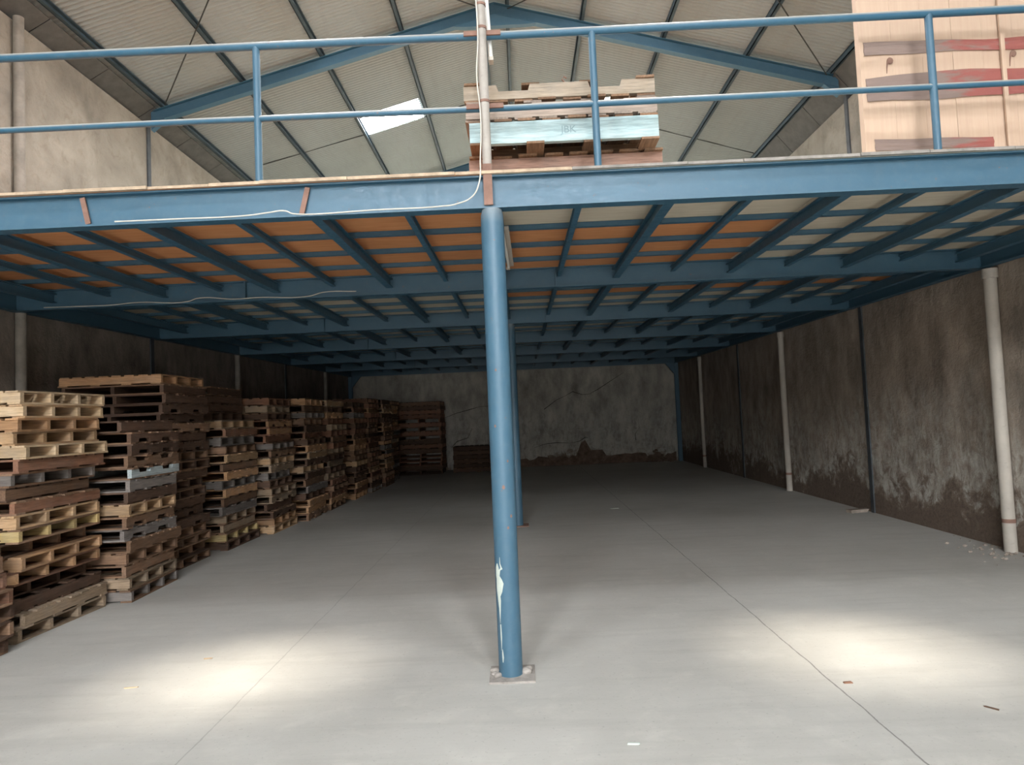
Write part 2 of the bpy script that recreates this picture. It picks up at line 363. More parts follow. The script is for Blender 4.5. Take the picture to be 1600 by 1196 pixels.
# wall columns (dark steel joints) and pipes
for side, xw, s, ys in (('left', XL, 1, (10.33, 16.25)), ('right', XR, -1, (10.25, 16.1))):
    for i, y in enumerate(ys):
        bm = B(); z1 = zroof(xw)-.22
        bx(bm, min(xw-s*.03, xw+s*.02), max(xw-s*.03, xw+s*.02), y-.045, y+.045, 0, z1)
        tag(obj('wall_column', bm, COLJOINT), 'dark steel wall column set in the %s wall, %s the camera' % (side, ('nearer', 'farther from')[i] if i else 'nearer to'), 'column', 'steel columns in the side walls')
for s, xw in ((1, XL), (-1, XR)):
    bm = B(); x0 = xw+s*.01; ibx = xw+s*.12
    bx(bm, min(x0, ibx), max(x0, ibx), 22.17, 22.19, 0, zb(22.2)); bx(bm, min(x0, ibx), max(x0, ibx), 22.29, 22.31, 0, zb(22.2)); bx(bm, xw+s*.06-.006, xw+s*.06+.006, 22.19, 22.29, 0, zb(22.2))
    prism(bm, [(ibx, 2.75), (ibx+s*.28, zb(22.2)), (ibx, zb(22.2))], 'y', 22.22, 22.26)
    tag(obj('corner_column', bm, BLUE), 'dark blue steel column in the far %s corner of the hall' % ('left' if s > 0 else 'right'), 'column', 'steel columns in the far corners')
def wall_pipe(xw, s, y, z1, r, label, collar=True):
    t = thing('drain_pipe', label, 'pipe', (xw+s*(r+.004), y, 0), 'rain pipes on the side walls')
    X = xw+s*(r+.004); bm = B(); tube(bm, [(X, y, .0), (X+s*.004, y, z1*.5), (X, y, z1)], r, 16); obj('pipe', bm, PVC if collar else PLASTERPIPE, t)
    if collar:
        bm = B(); tube(bm, [(X, y, z1-.10), (X, y, z1-.0)], r*1.22, 16); obj('collar', bm, PVC, t)
    bm = B(); tube(bm, [(X, y, .30), (X, y, .34)], r*1.06, 16); obj('strap', bm, RUST, t)
    return t
wall_pipe(XR, -1, 7.33, zb(7.3)-.02, .062, 'pale stained pipe on the right wall nearest the camera')
wall_pipe(XR, -1, 13.28, zb(13.3)-.02, .055, 'pale pipe on the right wall beyond the first dark wall column')
wall_pipe(XR, -1, 19.35, zb(19.3)-.02, .05, 'farthest pale pipe on the right wall near the far corner')
wall_pipe(XL, 1, 7.52, 6.3, .055, 'grey pipe on the left wall above the front pallet stacks', False)
wall_pipe(XL, 1, 13.35, 6.35, .05, 'thin grey pipe on the left wall above the middle pallet stacks', False)
wall_pipe(XL, 1, 19.4, 6.35, .05, 'farthest grey pipe on the left wall above the last pallet stacks', False)

# ------------------------------------------------------------------ roof steel
def rafter(y, label):
    t = thing('roof_rafter', label, 'rafter', (XC, y, 7.6), 'portal rafters under the roof')
    for nm, s, xe in (('left_arm', -1, XL+.12), ('right_arm', 1, XR-.12)):
        bm = B()
        for dz0, dz1, w in ((-.011, 0, .11), (-.18, -.168, .11), (-.169, -.010, .010)):
            za = 7.85; ze = 7.85-.272*abs(xe-XC)
            prism(bm, [(XC, za+dz0), (xe, ze+dz0), (xe, ze+dz1), (XC, za+dz1)], 'y', y-w/2, y+w/2)
        obj(nm, bm, BLUE, t)
    bm = B()
    prism(bm, [(XC-.62, 7.85-.18-.272*.62), (XC-.45, 7.49), (XC+.45, 7.49), (XC+.62, 7.85-.18-.272*.62), (XC, 7.68)], 'y', y-.045, y+.045)
    obj('ridge_haunch', bm, BLUE, t)
    for s, xe in ((-1, XL+.12), (1, XR-.12)):
        bm = B(); ze = 7.85-.272*abs(xe-XC); prism(bm, [(xe, ze), (xe+s*-.25, ze-.02+.272*.25-.14), (xe, ze-.30)], 'y', y-.045, y+.045)
        obj('eave_haunch', bm, BLUE, t)
    return t
rafter(10.25, 'blue steel rafter crossing above the pallets on the platform')
rafter(16.2, 'farther blue rafter just showing behind the pallets on the platform')
words = ['eave purlin along the left wall', 'third purlin left of the ridge', 'second purlin left of the ridge', 'first purlin left of the ridge',
         'ridge purlin on the left of the centre line', 'ridge purlin on the right of the centre line', 'first purlin right of the ridge',
         'second purlin right of the ridge', 'third purlin right of the ridge', 'eave purlin along the right wall']
for x, w in zip((-5.19, -3.99, -2.77, -1.56, -.33, .05, 1.16, 2.37, 3.60, 4.83), words):
    bm = B(); z0 = 7.85-.272*abs(x-XC); s = 1 if x > XC else -1; hw = .028
    bx(bm, x-hw, x-hw+.012, YF, YB, z0-.0, z0+.095); bx(bm, x-hw, x+hw, YF, YB, z0, z0+.012); bx(bm, x-hw, x+hw, YF, YB, z0+.075, z0+.087)
    tag(obj('roof_purlin', bm, PURLIN), 'dark steel ' + w + ' under the roof sheets', 'purlin', 'purlins under the roof sheets')
def rp(x, y, dz=-.03): return (x, y, 7.85-.272*abs(x-XC)+dz)
for a, b_, lb in (((-5.10, 10.1), (-2.5, 6.9), 'left of the first rafter near the left eave'), ((4.75, 10.2), (2.6, 7.7), 'right of the first rafter near the right eave'),
                  ((-.30, 10.25), (-2.6, 7.6), 'left of the ridge above the first rafter'), ((.05, 10.25), (2.3, 7.6), 'right of the ridge above the first rafter')):
    bm = B(); tube(bm, [rp(*a), rp(*b_)], .009, 8); tag(obj('brace_rod', bm, DKROD), 'thin dark brace rod ' + lb, 'rod', 'roof brace rods')
for a, b_, lb in (((-4.9, 13.22), (-.35, 13.42), 'left'), ((.1, 13.25), (4.8, 13.6), 'right')):
    bm = B(); tube(bm, [rp(a[0], a[1], .10), rp((a[0]+b_[0])/2, (a[1]+b_[1])/2, .10), rp(b_[0], b_[1], .10)], .008, 6)
    tag(obj('sag_rod', bm, DKROD), 'thin dark rod along the %s roof slope at the lit skylight row' % lb, 'rod', 'roof sag rods')

# ------------------------------------------------------------------ mezzanine
mz = thing('mezzanine_platform', 'blue steel mezzanine platform with plywood deck across the hall', 'mezzanine', (0, 4.42, 2.9))
BY = [4.42, 7.40, 10.38, 13.36, 16.34, 19.30, 22.22]
X0, X1 = XL+.03, XR-.03
for i, y in enumerate(BY):
    bm = B(); ibeam_x(bm, X0, X1, y, zb(y), zb(y)+BH)
    for xs_ in ((-2.9, .42) if i else ()): bx(bm, xs_, xs_+.012, y-.052, y+.052, zb(y)+.012, zb(y)+BH-.012)
    obj('main_beam', bm, BLUE, mz)
for s, xe in ((1, X0+.07), (-1, X1-.07)):
    bm = B()
    for z0_, z1_, w in ((0, .012, .10), (BH-.012, BH, .10), (.012, BH-.012, .010)):
        vs = bx(bm, xe-w/2, xe+w/2, BY[0]+.05, BY[-1]-.05, 0, 1)
        for v in vs: v.co.z = zb(v.co.y) + (z1_ if v.co.z > .5 else z0_)
    obj('edge_beam', bm, BLUE, mz)
JX = [(-.14+.605*k_, k_ % 2 == 0) for k_ in range(-8, 9)]
for i in range(6):
    ya, yb_ = BY[i]+.006, BY[i+1]-.006
    for n, (x, wide) in enumerate(JX):
        if i == 5 and n in (0, 16): continue
        if not X0+.15 < x < X1-.15: continue
        bm = B(); d, w = (.10, .072) if wide else (.058, .044)
        for dz0, dz1, ww in ((BH-.04-.010, BH-.04, w), (BH-.04-d, BH-.04-d+.010, w), (BH-.04-d+.010, BH-.05, .012)):
            vs = bx(bm, x-ww/2, x+ww/2, ya, yb_, 0, 1)
            for v in vs: v.co.z = zb(v.co.y) + (dz1 if v.co.z > .5 else dz0)
        obj('joist', bm, BLUE, mz)
    for n in range(1, 5):
        y = BY[i] + (BY[i+1]-BY[i])*n/5
        y = BY[i] + .60*n
        bm = B(); zt = zb(y)+BH; bx(bm, X0+.12, X1-.12, y-.022, y+.022, zt-.04, zt-.036); bx(bm, X0+.12, X1-.12, y-.022, y-.017, zt-.036, zt-.001); bx(bm, X0+.12, X1-.12, y+.017, y+.022, zt-.036, zt-.001)
        obj('batten', bm, BLUE, mz)
ry = 4.36; r = 0
XB = [X0, -2.56, -.14, 2.28, X1]; XB2 = [X0, -3.77, -1.35, 1.07, 3.49, X1]
while ry < YB-.1:
    y1 = min(ry+1.22, YB-.02) if r else 5.62
    for a, b_ in zip(XB, XB[1:]):
        if r == 0: orange = a < -.2
        elif r in (1, 2): orange = a < 2.2
        elif r == 3: orange = a > -.2
        else: orange = False
        bm = B(); vs = bx(bm, a+.003, b_-.003, ry+.003, y1-.003, 0, 1)
        for v in vs: v.co.z = zb(v.co.y)+BH+(.02 if v.co.z > .5 else .001)
        o = obj('deck_panel', bm, PLY_OR if orange else PLY_PALE, mz, label=('orange' if orange else 'pale') + ' plywood deck panel')
    ry = y1; r += 1
# rough front edge of the deck
bm = B(); bm2 = B(); rr = random.Random(5); x = X0
zt = zb(4.36)+BH
while x < X1:
    L_ = .25+rr.random()*.5; x1 = min(x+L_, X1); d = rr.random()*.012
    bx(bm if x < -.25 else bm2, x, x1-.004, 4.335+d, 4.358, zt+.001, zt+.022-.006*rr.random()); x = x1
obj('deck_edge_strip', bm, PLYEDGE, mz, label='splintered pale plywood edge of the deck')
obj('deck_edge_strip', bm2, DUSTEDGE, mz, label='dusty grey edge of the deck')
# columns
def column(x, y, r, label, detail):
    t = thing('support_column', label, 'column', (x, y, 0), 'round columns under the platform')
    z1 = zb(y); bm = B()
    n = 24
    tube(bm, [(x, y, .012)] + [(x, y, .012+(z1-.10-.012)*i/n) for i in range(1, n+1)] + [(x, y, z1-.04), (x, y, z1-.002)], [r]*(n+1)+[r*.975, r*.86], 40)
    sh = obj('shaft', bm, BLUE, t)
    bm = B(); bx(bm, x-.13, x+.15, y-.14, y+.14, 0, .012); obj('base_plate', bm, MORTAR if detail else RUST, t, label='dusty square base plate' if detail else None)
    if detail:
        rr = random.Random(11); bm = B()
        for i in range(14):
            a = rr.random()*6.28; q = r+.012+.02*rr.random(); s_ = .010+.016*rr.random()
            bmesh.ops.create_icosphere(bm, subdivisions=2, radius=s_, matrix=Matrix.Translation((x+q*math.cos(a), y+q*math.sin(a), .012+s_*.4)) @ Matrix.Rotation(rr.random()*6, 4, 'Z') @ Matrix.Diagonal((1.7, 1.0, .45+rr.random()*.6, 1)))
        obj('mortar_lumps', bm, MORTAR, t)
        def splash(pts, name, mat):
            # patches of paint lying on the shaft: pts = list of (angle, z, half-width)
            bm = B(); R_ = r+.0012; rows = []
            for a, z, hw in pts: rows.append([bm.verts.new((x+R_*math.sin(a+o_*hw/r), y-R_*math.cos(a+o_*hw/r), z)) for o_ in (-1, -.5, 0, .5, 1)])
            for p, q in zip(rows, rows[1:]):
                for j in range(4): bm.faces.new((p[j], p[j+1], q[j+1], q[j]))
            sub(name, bm, mat, sh)
        splash([(-.75, .335, .001), (-.72, .42, .006), (-.74, .475, .012), (-.78, .50, .012), (-.72, .53, .022), (-.66, .58, .028), (-.72, .605, .022), (-.84, .625, .016), (-.88, .675, .014), (-.86, .70, .004)], 'paint_splash', WHITEPAINT)
        splash([(-.66, .62, .001), (-.62, .66, .006), (-.46, .668, .010), (-.44, .674, .006), (-.55, .70, .003), (-.55, .74, .001)], 'paint_splash', WHITEPAINT)
        splash([(-.62, .10, .002), (-.6, .13, .006), (-.62, .16, .004), (-.62, .18, .001)], 'paint_splash', WHITEPAINT)
        splash([(-.72, .17, .001), (-.70, .25, .005), (-.72, .33, .004)], 'paint_splash', WHITEPAINT)
        for a, z, hw in ((.05, 1.17, .010), (.62, .99, .008), (-.45, 1.55, .007), (.3, .92, .007), (.5, 1.33, .006), (-.2, 1.9, .006)):
            splash([(a, z-hw*1.4, .002), (a, z-hw*.5, hw), (a, z+hw*.5, hw*.8), (a, z+hw*1.3, .002)], 'rust_spot', RUST)
    return t
column(-.134, 4.42, .074, 'blue round column in front carrying the platform', True)
column(-.112, 10.37, .07, 'second round column in shade right behind the front column', False)

# guard rail on the front edge
gr = thing('guard_rail', 'blue pipe guard rail along the front edge of the platform', 'railing', (0, 4.45, zb(4.45)+BH+.02))
for nm, z, r_ in (('top_rail', 4.105, .026), ('mid_rail', 3.618, .020)):
    bm = B(); tube(bm, [(X0+.05, 4.45, z+.006), (-2, 4.45, z+.002), (0, 4.45, z-.006), (2, 4.45, z-.002), (X1-.05, 4.45, z+.006)], r_, 16); obj(nm, bm, BLUE, gr)
zd = zb(4.45)+BH+.021
for x in (-3.86, -1.64, .565, 2.752, 4.9):
    bm = B(); tube(bm, [(x, 4.45, zd), (x, 4.45, 4.10)], .024, 16); obj('post', bm, BLUE, gr)
    bm = B(); bx(bm, x-.04, x+.04, 4.41, 4.49, zd-.0, zd+.006); sub('foot_plate', bm, BLUE, gr.children[-1])
# vertical conduit at the centre with its flat bar
cpole = thing('conduit_pole', 'grey dusty pipe rising from the front column past the rail', 'pipe', (-.15, 4.386, 2.95))
bm = B(); tube(bm, [(-.150, 4.386, 3.20), (-.152, 4.386, 4.4), (-.150, 4.386, 5.6), (-.150, 4.386, 7.7)], .030, 18); obj('pipe', bm, PIPE, cpole)
bm = B(); bx(bm, -.178, -.122, 4.352, 4.366, 2.95, 3.215); obj('flat_bar', bm, RUST, cpole, label='brown rusty flat bar')
for z in (4.115, 3.63, 4.27):
    bm = B(); tube(bm, [(-.151, 4.386, z-.008), (-.151, 4.386, z+.008)], .034, 18)
    if z < 4.2: bar(bm, (-.27, 4.418, z-.012), (-.03, 4.418, z-.012), .012, .03)
    obj('clamp', bm, RUST, cpole)
def lamp(loc, a, b_, label):
    t = thing('tube_lamp', label, 'lamp', loc); a, b_ = Vector(a), Vector(b_)
    bm = B(); bar(bm, a, b_, .035, .03); obj('batten_housing', bm, PVC, t)
    off = Vector((.0, -.03, 0)) if abs((b_-a).z) > .3 else Vector((-.03, 0, -.03))
    bm = B(); tube(bm, [a+off+(b_-a)*.03, b_+off-(b_-a)*.03], .013, 12); obj('tube', bm, TUBE, t)
    for p in (a+(b_-a)*.015, b_-(b_-a)*.015):
        bm = B(); bar(bm, p+off*1.2-(b_-a).normalized()*.012, p+off*1.2+(b_-a).normalized()*.012, .032, .034); obj('end_cap', bm, PVC, t)
    return t
lamp((-.105, 4.53, 3.96), (-.100, 4.53, 3.955), (-.125, 4.53, 4.60), 'unlit white tube lamp fixed upright beside the conduit pole')
ul = lamp((-.03, 6.0, 3.05), (-.055, 5.35, zb(5.3)+.125), (-.03, 6.72, zb(6.7)+.125), 'unlit dusty tube lamp under the deck behind the column top')
for y in (5.62, 6.22):
    bm = B(); bx(bm, -.055, -.035, y-.012, y+.012, zb(y)+.138, zb(y)+BH-.0405); obj('bracket', bm, RUST, ul)
# rusty bars in the front beam
for a, b_, lb in (((-2.765, 3.128), (-2.728, 2.955), 'left'), ((-1.308, 3.128), (-1.352, 2.950), 'right')):
    bm = B(); bar(bm, (a[0], 4.392, a[1]), (b_[0], 4.392, b_[1]), .032, .010, (0, 1, 0))
    tag(obj('flat_bar', bm, RUST), 'rusty flat bar leaning in the front beam, %s one of two' % lb, 'bar', 'rusty bars in the front beam')
def curve_to_mesh(name, cu):
    tmp = bpy.data.objects.new('tmp', cu); COL.objects.link(tmp); bpy.context.view_layer.update()
    me = bpy.data.meshes.new_from_object(tmp.evaluated_get(bpy.context.evaluated_depsgraph_get())); me.name = name
    bpy.data.objects.remove(tmp)
    o = bpy.data.objects.new(name, me); COL.objects.link(o); return o
def cable(pts, r_, label, mat=None):
    cu = bpy.data.curves.new('cable', 'CURVE'); cu.dimensions = '3D'; s = cu.splines.new('BEZIER'); s.bezier_points.add(len(pts)-1)
    for p, q in zip(s.bezier_points, pts): p.co = q; p.handle_left_type = p.handle_right_type = 'AUTO'
    cu.bevel_depth = r_; cu.bevel_resolution = 2; cu.materials.append(mat or CABLE)
    return tag(curve_to_mesh('cable', cu), label, 'cable')
zf = zb(4.42)
cable([(-.19, 4.35, 5.2), (-.185, 4.35, 4.5), (-.175, 4.345, 4.04), (-.192, 4.345, 3.78), (-.178, 4.345, 3.53), (-.19, 4.33, 3.24), (-.205, 4.325, 3.08), (-.25, 4.33, 3.0), (-.35, 4.345, 2.962), (-.45, 4.36, 2.956), (-.82, 4.365, 2.954), (-1.40, 4.368, 2.954), (-1.45, 4.37, 2.975), (-1.56, 4.368, 2.968), (-1.68, 4.365, 2.956), (-2.16, 4.365, 2.954), (-2.54, 4.362, 2.954)], .0045, 'pale cable hanging down the pole and along the front beam')
y7 = 7.34; z7 = zb(7.4)
cable([(-5.05, y7, z7+.02), (-4.7, y7, z7+.016), (-4.3, y7, z7+.016), (-4.05, y7, z7+.03), (-3.5, y7, z7+.016), (-3.4, y7, z7+.045), (-3.0, y7, z7+.02), (-2.75, y7, z7+.025), (-2.2, y7, z7+.016), (-2.05, y7, z7+.05), (-1.7, y7, z7+.045)], .005, 'pale cable lying along the second beam under the deck')

# ------------------------------------------------------------------ pallets
BT = .0155
_cache = {}
def box_mesh(key, dims, mat):
    k_ = (key, tuple(round(d, 3) for d in dims), mat.name)
    if k_ not in _cache:
        bm = B(); x, y, z = dims; bx(bm, -x/2, x/2, -y/2, y/2, -z/2, z/2); _cache[k_] = mesh_from(key, bm, mat)
    return _cache[k_]
def stringer_mesh(L, w, hs, notch, mat, flip=False):
    k_ = ('stringer', round(L, 3), round(w, 3), round(hs, 3), notch, mat.name)
    if k_ not in _cache:
        bm = B(); d = hs*.45
        if notch:
            a = L*.5; p = [(-a, -hs/2)]
            for c in (-L*.24, L*.24): p += [(c-.115, -hs/2), (c-.10, -hs/2+d), (c+.10, -hs/2+d), (c+.115, -hs/2)]
            p += [(a, -hs/2), (a, hs/2), (-a, hs/2)]
        else: p = [(-L/2, -hs/2), (L/2, -hs/2), (L/2, hs/2), (-L/2, hs/2)]
        prism(bm, p, 'y', -w/2, w/2); _cache[k_] = mesh_from('stringer', bm, mat)
    return _cache[k_]
def pallet_parts(L, Wd, h, nstr, notch, flip, inset=0.0):
    """(name, kind, dims, (x, y, z), along_y) of every member; stringers run along local x"""
    out = []; hs = h-2*BT; sw = .042 if nstr < 5 else .035
    for i in range(nstr):
        y = (-Wd/2+sw/2+(Wd-sw)*i/(nstr-1))*(1-2*inset/Wd); out.append(('stringer', (L, sw, hs), (0, y, BT+hs/2), False))
    nt = 8; bw = L*.094
    for i in range(nt): out.append(('deck_board', (Wd, bw, BT), (-L/2+bw/2+(L-bw)*i/(nt-1), 0, h-BT/2), True))
    for i in range(4): out.append(('bottom_board', (Wd, bw, BT), (-L/2+bw/2+(L-bw)*i/3, 0, BT/2), True))
    return out
def pallet(loc, rz, L, Wd, h, colour, nstr=3, notch=False, flip=False, detail=True, label='', group='', front=None, inset=0.0):
    mat = MATS['wood_'+colour]; others = {'tan': 'greytan', 'pale': 'tan', 'orange': 'redbrown', 'dark': 'brown', 'brown': 'dark', 'blue': 'brown', 'paleblue': 'brown'}
    mat2 = MATS['wood_'+others.get(colour, 'brown')] if random.random() < .35 or colour in ('blue', 'paleblue') else mat
    parts = pallet_parts(L, Wd, h, nstr, notch, flip, inset)
    hs = h-2*BT
    if not detail:
        k_ = ('pallet', L, Wd, h, nstr, notch, colour, random.randrange(2))
        if k_ not in _cache:
            bm = B()
            for nm, d, p, ay in parts:
                dx, dy = (d[1], d[0]) if ay else (d[0], d[1]); bx(bm, p[0]-dx/2, p[0]+dx/2, p[1]-dy/2, p[1]+dy/2, p[2]-d[2]/2, p[2]+d[2]/2)
            _cache[k_] = mesh_from('pallet', bm, mat)
        o = bpy.data.objects.new('pallet', _cache[k_]); COL.objects.link(o); o.location = loc; o.rotation_euler = (0, 0, rz); tag(o, label, 'pallet', group); return o
    t = thing('pallet', label, 'pallet', loc, group); t.rotation_euler = (0, 0, rz)
    ends = [i for i, p in enumerate(parts) if p[0] == 'stringer']
    for i, (nm, d, p, ay) in enumerate(parts):
        z = h-p[2] if flip else p[2]
        mm = mat if nm == 'stringer' else mat2
        if front is not None: mm = MATS['wood_'+front] if i == ends[0] else mat2
        me = stringer_mesh(*d, notch, mm) if nm == 'stringer' else box_mesh(nm, d, mm)
        o = bpy.data.objects.new(nm, me); COL.objects.link(o); o.parent = t
        o.location = (p[0]+random.uniform(-.006, .006)*(nm != 'stringer'), p[1]+random.uniform(-.018, .018)*(nm != 'stringer'), z)
        o.rotation_euler = (math.pi if (flip and nm == 'stringer') else 0, 0, (math.pi/2 if ay else 0) + (random.uniform(-.012, .012) if ay else 0))
        if front is not None and i == ends[0]: o['label'] = 'pale blue painted front stringer'
    return t
ORD = ['', 'bottom', 'second', 'third', 'fourth', 'fifth', 'sixth', 'seventh', 'eighth', 'ninth', 'tenth', 'eleventh', 'twelfth', 'thirteenth', 'fourteenth', 'fifteenth', 'sixteenth', 'seventeenth', 'eighteenth', 'nineteenth', 'twentieth', 'twenty-first']
GROUP = 'wooden pallets stacked along the left wall'
def stack(name, xr, y0, ax, ay, h, spec, detail=True, jit=.045, group=GROUP, z0=0.0, ang=0.0):
    """spec listed from the top; each = (type, colour[, dx, dy]); o = stringer ends to the aisle, s = stringer side to the aisle"""
    n = len(spec); z = z0
    for i, sp_ in enumerate(reversed(spec)):
        ty, col = sp_[0], sp_[1]; dx = sp_[2] if len(sp_) > 2 else random.uniform(-jit, jit); dy = sp_[3] if len(sp_) > 3 else random.uniform(-jit, jit)
        L, Wd = (ax, ay) if ty[0] == 'o' else (ay, ax)
        rz = (0 if ty[0] == 'o' else math.pi/2) + ang + random.uniform(-.030, .030)
        pos = ('topmost in' if i == n-1 else 'bottom one in' if i == 0 else ORD[i+1] + ' up in')
        lab = '%s pallet, %s the %s' % (COLOUR_WORDS[col], pos, name)
        pallet((xr-ax/2+dx, y0+ay/2+dy, z), rz, L, Wd, h, col, 4 if ty[0] == 'o' else 3, 'n' in ty, 'f' in ty, detail, lab, group)
        z += h+.0006
    return z
stack('low stack cut by the left photo edge', -3.90, 4.22, 1.1, 1.08, .118, [('o', 'grey', -.10, 0), ('o', 'brown', -.08, 0), ('o', 'redbrown'), ('o', 'redbrown'), ('o', 'dark'), ('o', 'brown'), ('o', 'dark')])
stack('pale front stack', -3.98, 5.46, 1.1, 1.10, .1095,
      [('o', 'pale', .0, .06), ('o', 'pale', -.01, .06), ('o', 'orange', -.03, .03), ('o', 'tan', -.05, .02), ('o', 'pale', .05, .02), ('s', 'redbrown', .0, .03), ('o', 'grey', -.06, 0), ('s', 'brown', -.09, -.04), ('s', 'redbrown', -.03, .02),
       ('o', 'tan', -.02, -.0), ('o', 'yellow', -.01, -.01), ('o', 'brown', -.12, -.06), ('o', 'orange', -.01, .02), ('o', 'orange', -.03, .01), ('o', 'dark', -.13, -.05), ('sf', 'dark', -.04, .02), ('s', 'greytan', .02, .03), ('o', 'greytan', .01, .02)])
stack('grey-brown stack second from the front', -3.80, 6.66, 1.12, .95, .1145,
      [('s', 'dark', -.03, .0), ('sn', 'dark', -.0, .08), ('sn', 'dark', -.0, .08), ('snf', 'brown', .0, .06), ('snf', 'paleblue', .01, .06), ('s', 'grey', .0, .02), ('s', 'dark', .0, .02), ('o', 'tan', .0, -.0), ('sn', 'brown', .0, -.04),
       ('sn', 'grey', .0, -.02), ('s', 'brown', .03, .03), ('o', 'brown', -.01, .02), ('s', 'brown', -.03, .0), ('o', 'greytan', .0, .0), ('o', 'grey', .02, -.02)])
stack('tall dark stack third from the front', -4.05, 7.80, 1.15, 1.10, .1125,
      [('o', 'orange', -.02, .02), ('s', 'dark'), ('s', 'dark'), ('sn', 'dark'), ('sn', 'dark'), ('sn', 'brown'), ('s', 'dark'), ('sn', 'dark'), ('o', 'brown'), ('o', 'dark'), ('s', 'dark'), ('o', 'dark'), ('o', 'dark'), ('s', 'dark'), ('sn', 'dark'),
       ('sn', 'dark'), ('o', 'brown'), ('o', 'brown'), ('o', 'brown'), ('o', 'brown')])
def rnd(n, seed, pale=.2):
    r_ = random.Random(seed); out = []
    for i in range(n):
        c = r_.choice(['tan', 'orange', 'greytan', 'orange']) if r_.random() < pale else r_.choice(['brown', 'dark', 'redbrown', 'brown', 'grey', 'dark', 'redbrown'])
        out.append((r_.choice(['o', 'o', 'o', 's', 'sn', 'sf']), c))
    return out
sD = rnd(19, 1, .36); sD[0:4] = [('s', 'dark', -.22, .06), ('s', 'dark', -.22, .06), ('s', 'dark', -.20, .05), ('o', 'dark', -.2, .03)]; sD[4] = ('o', 'tan'); sD[17] = ('o', 'yellow'); sD[16] = ('sf', 'greytan')
stack('fourth left-wall stack from the front', -3.95, 9.22, 1.1, 1.10, .1145, sD)
sE = rnd(18, 2, .4); sE[16] = ('o', 'orange'); sE[17] = ('o', 'tan')
stack('fifth left-wall stack from the front', -3.82, 10.52, 1.1, 1.06, .1135, sE)
stack('sixth left-wall stack from the front', -3.66, 11.82, 1.1, 1.12, .1145, rnd(18, 3, .4))
stack('seventh left-wall stack from the front', -3.63, 13.12, 1.1, 1.12, .1145, rnd(18, 4, .25))
stack('eighth left-wall stack from the front', -3.58, 14.85, 1.1, 1.1, .1145, rnd(18, 5, .28))
stack('ninth left-wall stack from the front', -3.53, 16.15, 1.1, 1.1, .1145, rnd(19, 6, .25))
stack('tenth left-wall stack from the front', -3.46, 17.5, 1.1, 1.1, .1145, rnd(19, 7, .2))
stack('last stack along the left wall', -3.52, 18.85, 1.1, 1.1, .1145, rnd(19, 8, .2))
def back(n, seed):
    r_ = random.Random(seed); return [(r_.choice(['o', 'o', 's']), r_.choice(['redbrown', 'dark', 'brown', 'redbrown'])) for i in range(n)]
stack('tall stack against the back wall', -2.42, 20.95, 1.3, 1.1, .128, back(17, 9), True, .02, 'wooden pallets stacked by the back wall')
stack('low stack against the back wall', -.92, 21.15, 1.2, 1.1, .128, [('o', 'dark') for i in range(6)], True, .01, 'wooden pallets stacked by the back wall')
# five pallets on the platform behind the rail
GP = 'wooden pallets on the platform'
zk = zb(5.2)+BH+.03
for (cx, cyy, h, L_, col, front, notch, flip, lab) in (
        (.40, 5.33, .112, 1.36, 'pink', None, False, False, 'pinkish wooden pallet at the bottom of the pile on the platform'),
        (.39, 5.33, .138, 1.36, 'pink', None, False, False, 'cracked reddish pallet second from the bottom of the platform pile'),
        (.37, 5.15, .180, 1.28, 'blue', 'blue', False, False, 'pallet with pale blue front stringer in the middle of the platform pile'),
        (.36, 5.17, .128, 1.30, 'drybrown', None, True, True, 'tan pallet second from the top of the platform pile'),
        (.35, 5.17, .130, 1.30, 'drytan', None, True, True, 'pale tan pallet on top of the platform pile behind the rail')):
    p = pallet((cx, cyy, zk), random.uniform(-.012, .012), L_, 1.05, h, col, 3, notch, flip, True, lab, GP, front, 0 if notch else (.012 if front else .03))
    if front:
        st = [c for c in p.children if c.name.startswith('stringer')][0]
        tc_ = bpy.data.curves.new('stencil_mark', 'FONT'); tc_.body = 'JBK'; tc_.size = .07; tc_.extrude = .0006; tc_.materials.append(STAMP)
        tx = curve_to_mesh('stencil_mark', tc_); tx.parent = st
        tx.location = (-.02, -.0225, -.02); tx.rotation_euler = (math.pi/2, 0, 0)
    zk += h+.001

bm = B(); hx, hy, hz = .405, 4.80, zk
tube(bm, [(hx-.02, hy, hz+.006), (hx+.02, hy+.01, hz+.006), (hx+.025, hy, hz+.03), (hx+.0, hy, hz+.055), (hx-.018, hy, hz+.075), (hx-.004, hy, hz+.098), (hx+.012, hy, hz+.085)], .006, 8)
tube(bm, [(hx-.03, hy+.01, hz+.006), (hx-.012, hy, hz+.03), (hx+.008, hy-.004, hz+.05), (hx+.024, hy, hz+.028)], .005, 8)
tag(obj('wire_hook', bm, RUST), 'twisted rusty wire hook lying on top of the platform pallets', 'hook')
# ------------------------------------------------------------------ plywood screen
cx0, cx1, cyf = 2.398, 4.05, 4.66
zc0 = zb(5.5)+BH+.0215; zc1 = 4.95
cr_ = thing('plywood_screen', 'tall plywood board screen with red and grey plastic bands on the platform', 'screen', (3.2, 4.68, zc0))
n = 8
for i in range(n):
    a = cx0+.018+(cx1-cx0-.018)*i/n; b_ = cx0+.018+(cx1-cx0-.018)*(i+1)/n
    bm = B(); bx(bm, a, b_-.0015, cyf+.001*(i % 3), cyf+.016, zc0, zc1); obj('front_board', bm, CRATE, cr_)
bm = B(); bx(bm, cx0, cx0+.017, cyf-.006, cyf+.05, zc0, zc1); obj('edge_batten', bm, CRATE, cr_)
for z in (zc0+.05, 3.9, 4.7):
    bm = B(); bx(bm, cx0+.018, cx1, cyf+.017, cyf+.057, z, z+.08); obj('back_rail', bm, CRATE, cr_)
